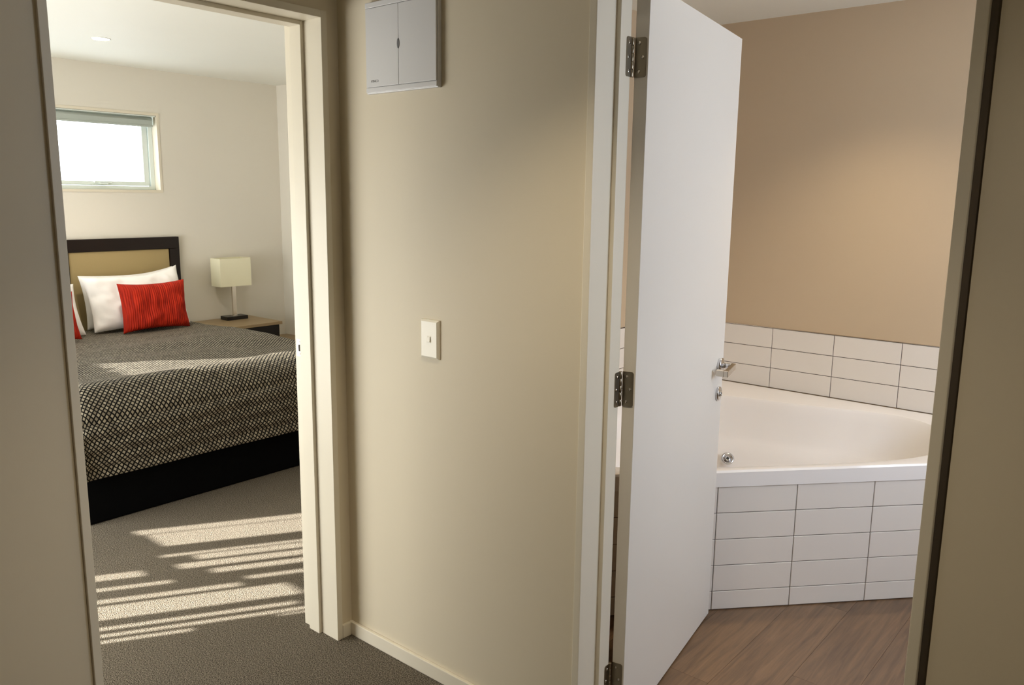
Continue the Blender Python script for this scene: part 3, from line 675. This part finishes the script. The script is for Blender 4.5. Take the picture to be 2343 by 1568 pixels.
# ------------------------------------------------------------------ downlights
def downlight(loc, label, power, color, cone=118):
    o = empty('downlight', loc, label, 'light', 'recessed ceiling downlights')
    obj('trim_ring', lathe([(0.044, 0.0), (0.044, -0.003), (0.047, -0.004), (0.050, -0.001), (0.050, 0.0)], 40), 'ceiling_paint', o, True)
    obj('lens', lathe([(0.0, -0.0030), (0.044, -0.0042), (0.0445, -0.0004)], 40), 'lens_glow', o)
    l = bpy.data.lights.new('downlight_lamp', 'SPOT'); l.energy = power; l.color = color; l.spot_size = R(cone); l.spot_blend = 0.8; l.shadow_soft_size = 0.035
    lo = bpy.data.objects.new('downlight_lamp', l); COL.objects.link(lo); lo.parent = o; lo.location = (0, 0, -0.02)
WARM = (1.0, 0.82, 0.58)
downlight((-2.79, 0.545, HC), 'glowing round downlight in the bedroom ceiling above the bed', 38, (1.0, 0.90, 0.74))
downlight((1.05, -0.60, HC), 'warm downlight in the hall ceiling in front of the switch wall, out of view', 44, (1.0, 0.86, 0.64), 98)
downlight((2.30, -0.55, HC), 'added unseen warm light beside the viewer, brightening the right hall wall', 15, (1.0, 0.9, 0.76))  # added fill lamp in downlight form, lifts the right wall and jamb
downlight((1.02, 1.58, HC), 'warm downlight in the bathroom ceiling, out of view', 34, (1.0, 0.83, 0.60), 112)

# ------------------------------------------------------------------ switchboard and light switch
sb_ = empty('switchboard', (0.30, 0, 1.78), 'white two-door switchboard cabinet high on the hall wall', 'switchboard')
sy = -0.019
part('cabinet_body', boxes((0.148, 0.441, -0.014, 0.0, 1.768, 2.020), bevel=0.002), 'plastic_white', sb_)
part('bottom_frame', boxes((0.150, 0.440, sy+0.0005, -0.0135, 1.7705, 1.7845), bevel=0.0015), 'plastic_white', sb_)
part('top_frame', boxes((0.150, 0.440, sy+0.0005, -0.0135, 2.003, 2.018), bevel=0.0015), 'plastic_white', sb_)
for a, b_ in ((0.152, 0.2895), (0.2910, 0.4385)):
    part('cabinet_door', boxes((a, b_, sy, -0.0142, 1.7858, 2.0015), bevel=0.0008), 'plastic_white', sb_)
bm = bmesh.new(); ring = []
for i in range(28):
    an = 2*math.pi*i/28; ring.append((0.2903+0.0045*math.cos(an)*abs(math.sin(an))**0.0, 1.895+0.0135*math.sin(an)))
vsr = [bm.verts.new((x_, sy-0.0012, z_)) for x_, z_ in ring]; vsb = [bm.verts.new((x_, sy+0.001, z_)) for x_, z_ in ring]
bm.faces.new(vsr); 
for i in range(28): bm.faces.new((vsr[i], vsr[(i+1) % 28], vsb[(i+1) % 28], vsb[i]))
part('finger_pull', bm, 'pull_grey', sb_)
cu = bpy.data.curves.new('maker_lettering', 'FONT'); cu.body = 'VYNCO'; cu.size = 0.0092; cu.extrude = 0.0001; cu.space_character = 1.0
to = bpy.data.objects.new('maker_lettering_curve', cu); COL.objects.link(to)
bpy.context.view_layer.update()
me = bpy.data.meshes.new_from_object(to.evaluated_get(bpy.context.evaluated_depsgraph_get())); bpy.data.objects.remove(to)
me.materials.clear(); me.materials.append(MATS['ink'])
lo = bpy.data.objects.new('maker_lettering', me); COL.objects.link(lo); lo.parent = sb_; lo.rotation_euler = (R(90), 0, 0)
lo.location = Vector((0.173, sy-0.0002, 1.7985)) - Vector(sb_.location)

ls = empty('light_switch', (0.395, 0, 1.071), 'single white light switch plate with small rocker on the cream wall', 'light switch')
bm = bmesh.new()
a, c = 0.0365, 0.057
L_ = []
for ins_, y_ in ((0, 0.0), (0.0005, -0.005), (0.006, -0.0095)):
    L_.append([bm.verts.new((0.395+s1*(a-ins_), y_, 1.071+s2*(c-ins_))) for s1, s2 in ((-1,-1),(1,-1),(1,1),(-1,1))])
for A_, B_ in zip(L_, L_[1:]):
    for i in range(4): bm.faces.new((A_[i], A_[(i+1) % 4], B_[(i+1) % 4], B_[i]))
bm.faces.new(L_[2])
part('switch_plate', bm, 'switch_white', ls)
part('switch_surround', boxes((0.3865, 0.4035, -0.0102, -0.0090, 1.061, 1.081), bevel=0.0005), 'switch_white', ls)
bm = boxes((0.3885, 0.4015, -0.0135, -0.0098, 1.063, 1.079), bevel=0.0012)
for v in bm.verts:
    if v.co.z > 1.071 and v.co.y < -0.011: v.co.y += 0.0022
part('rocker', bm, 'switch_white', ls)
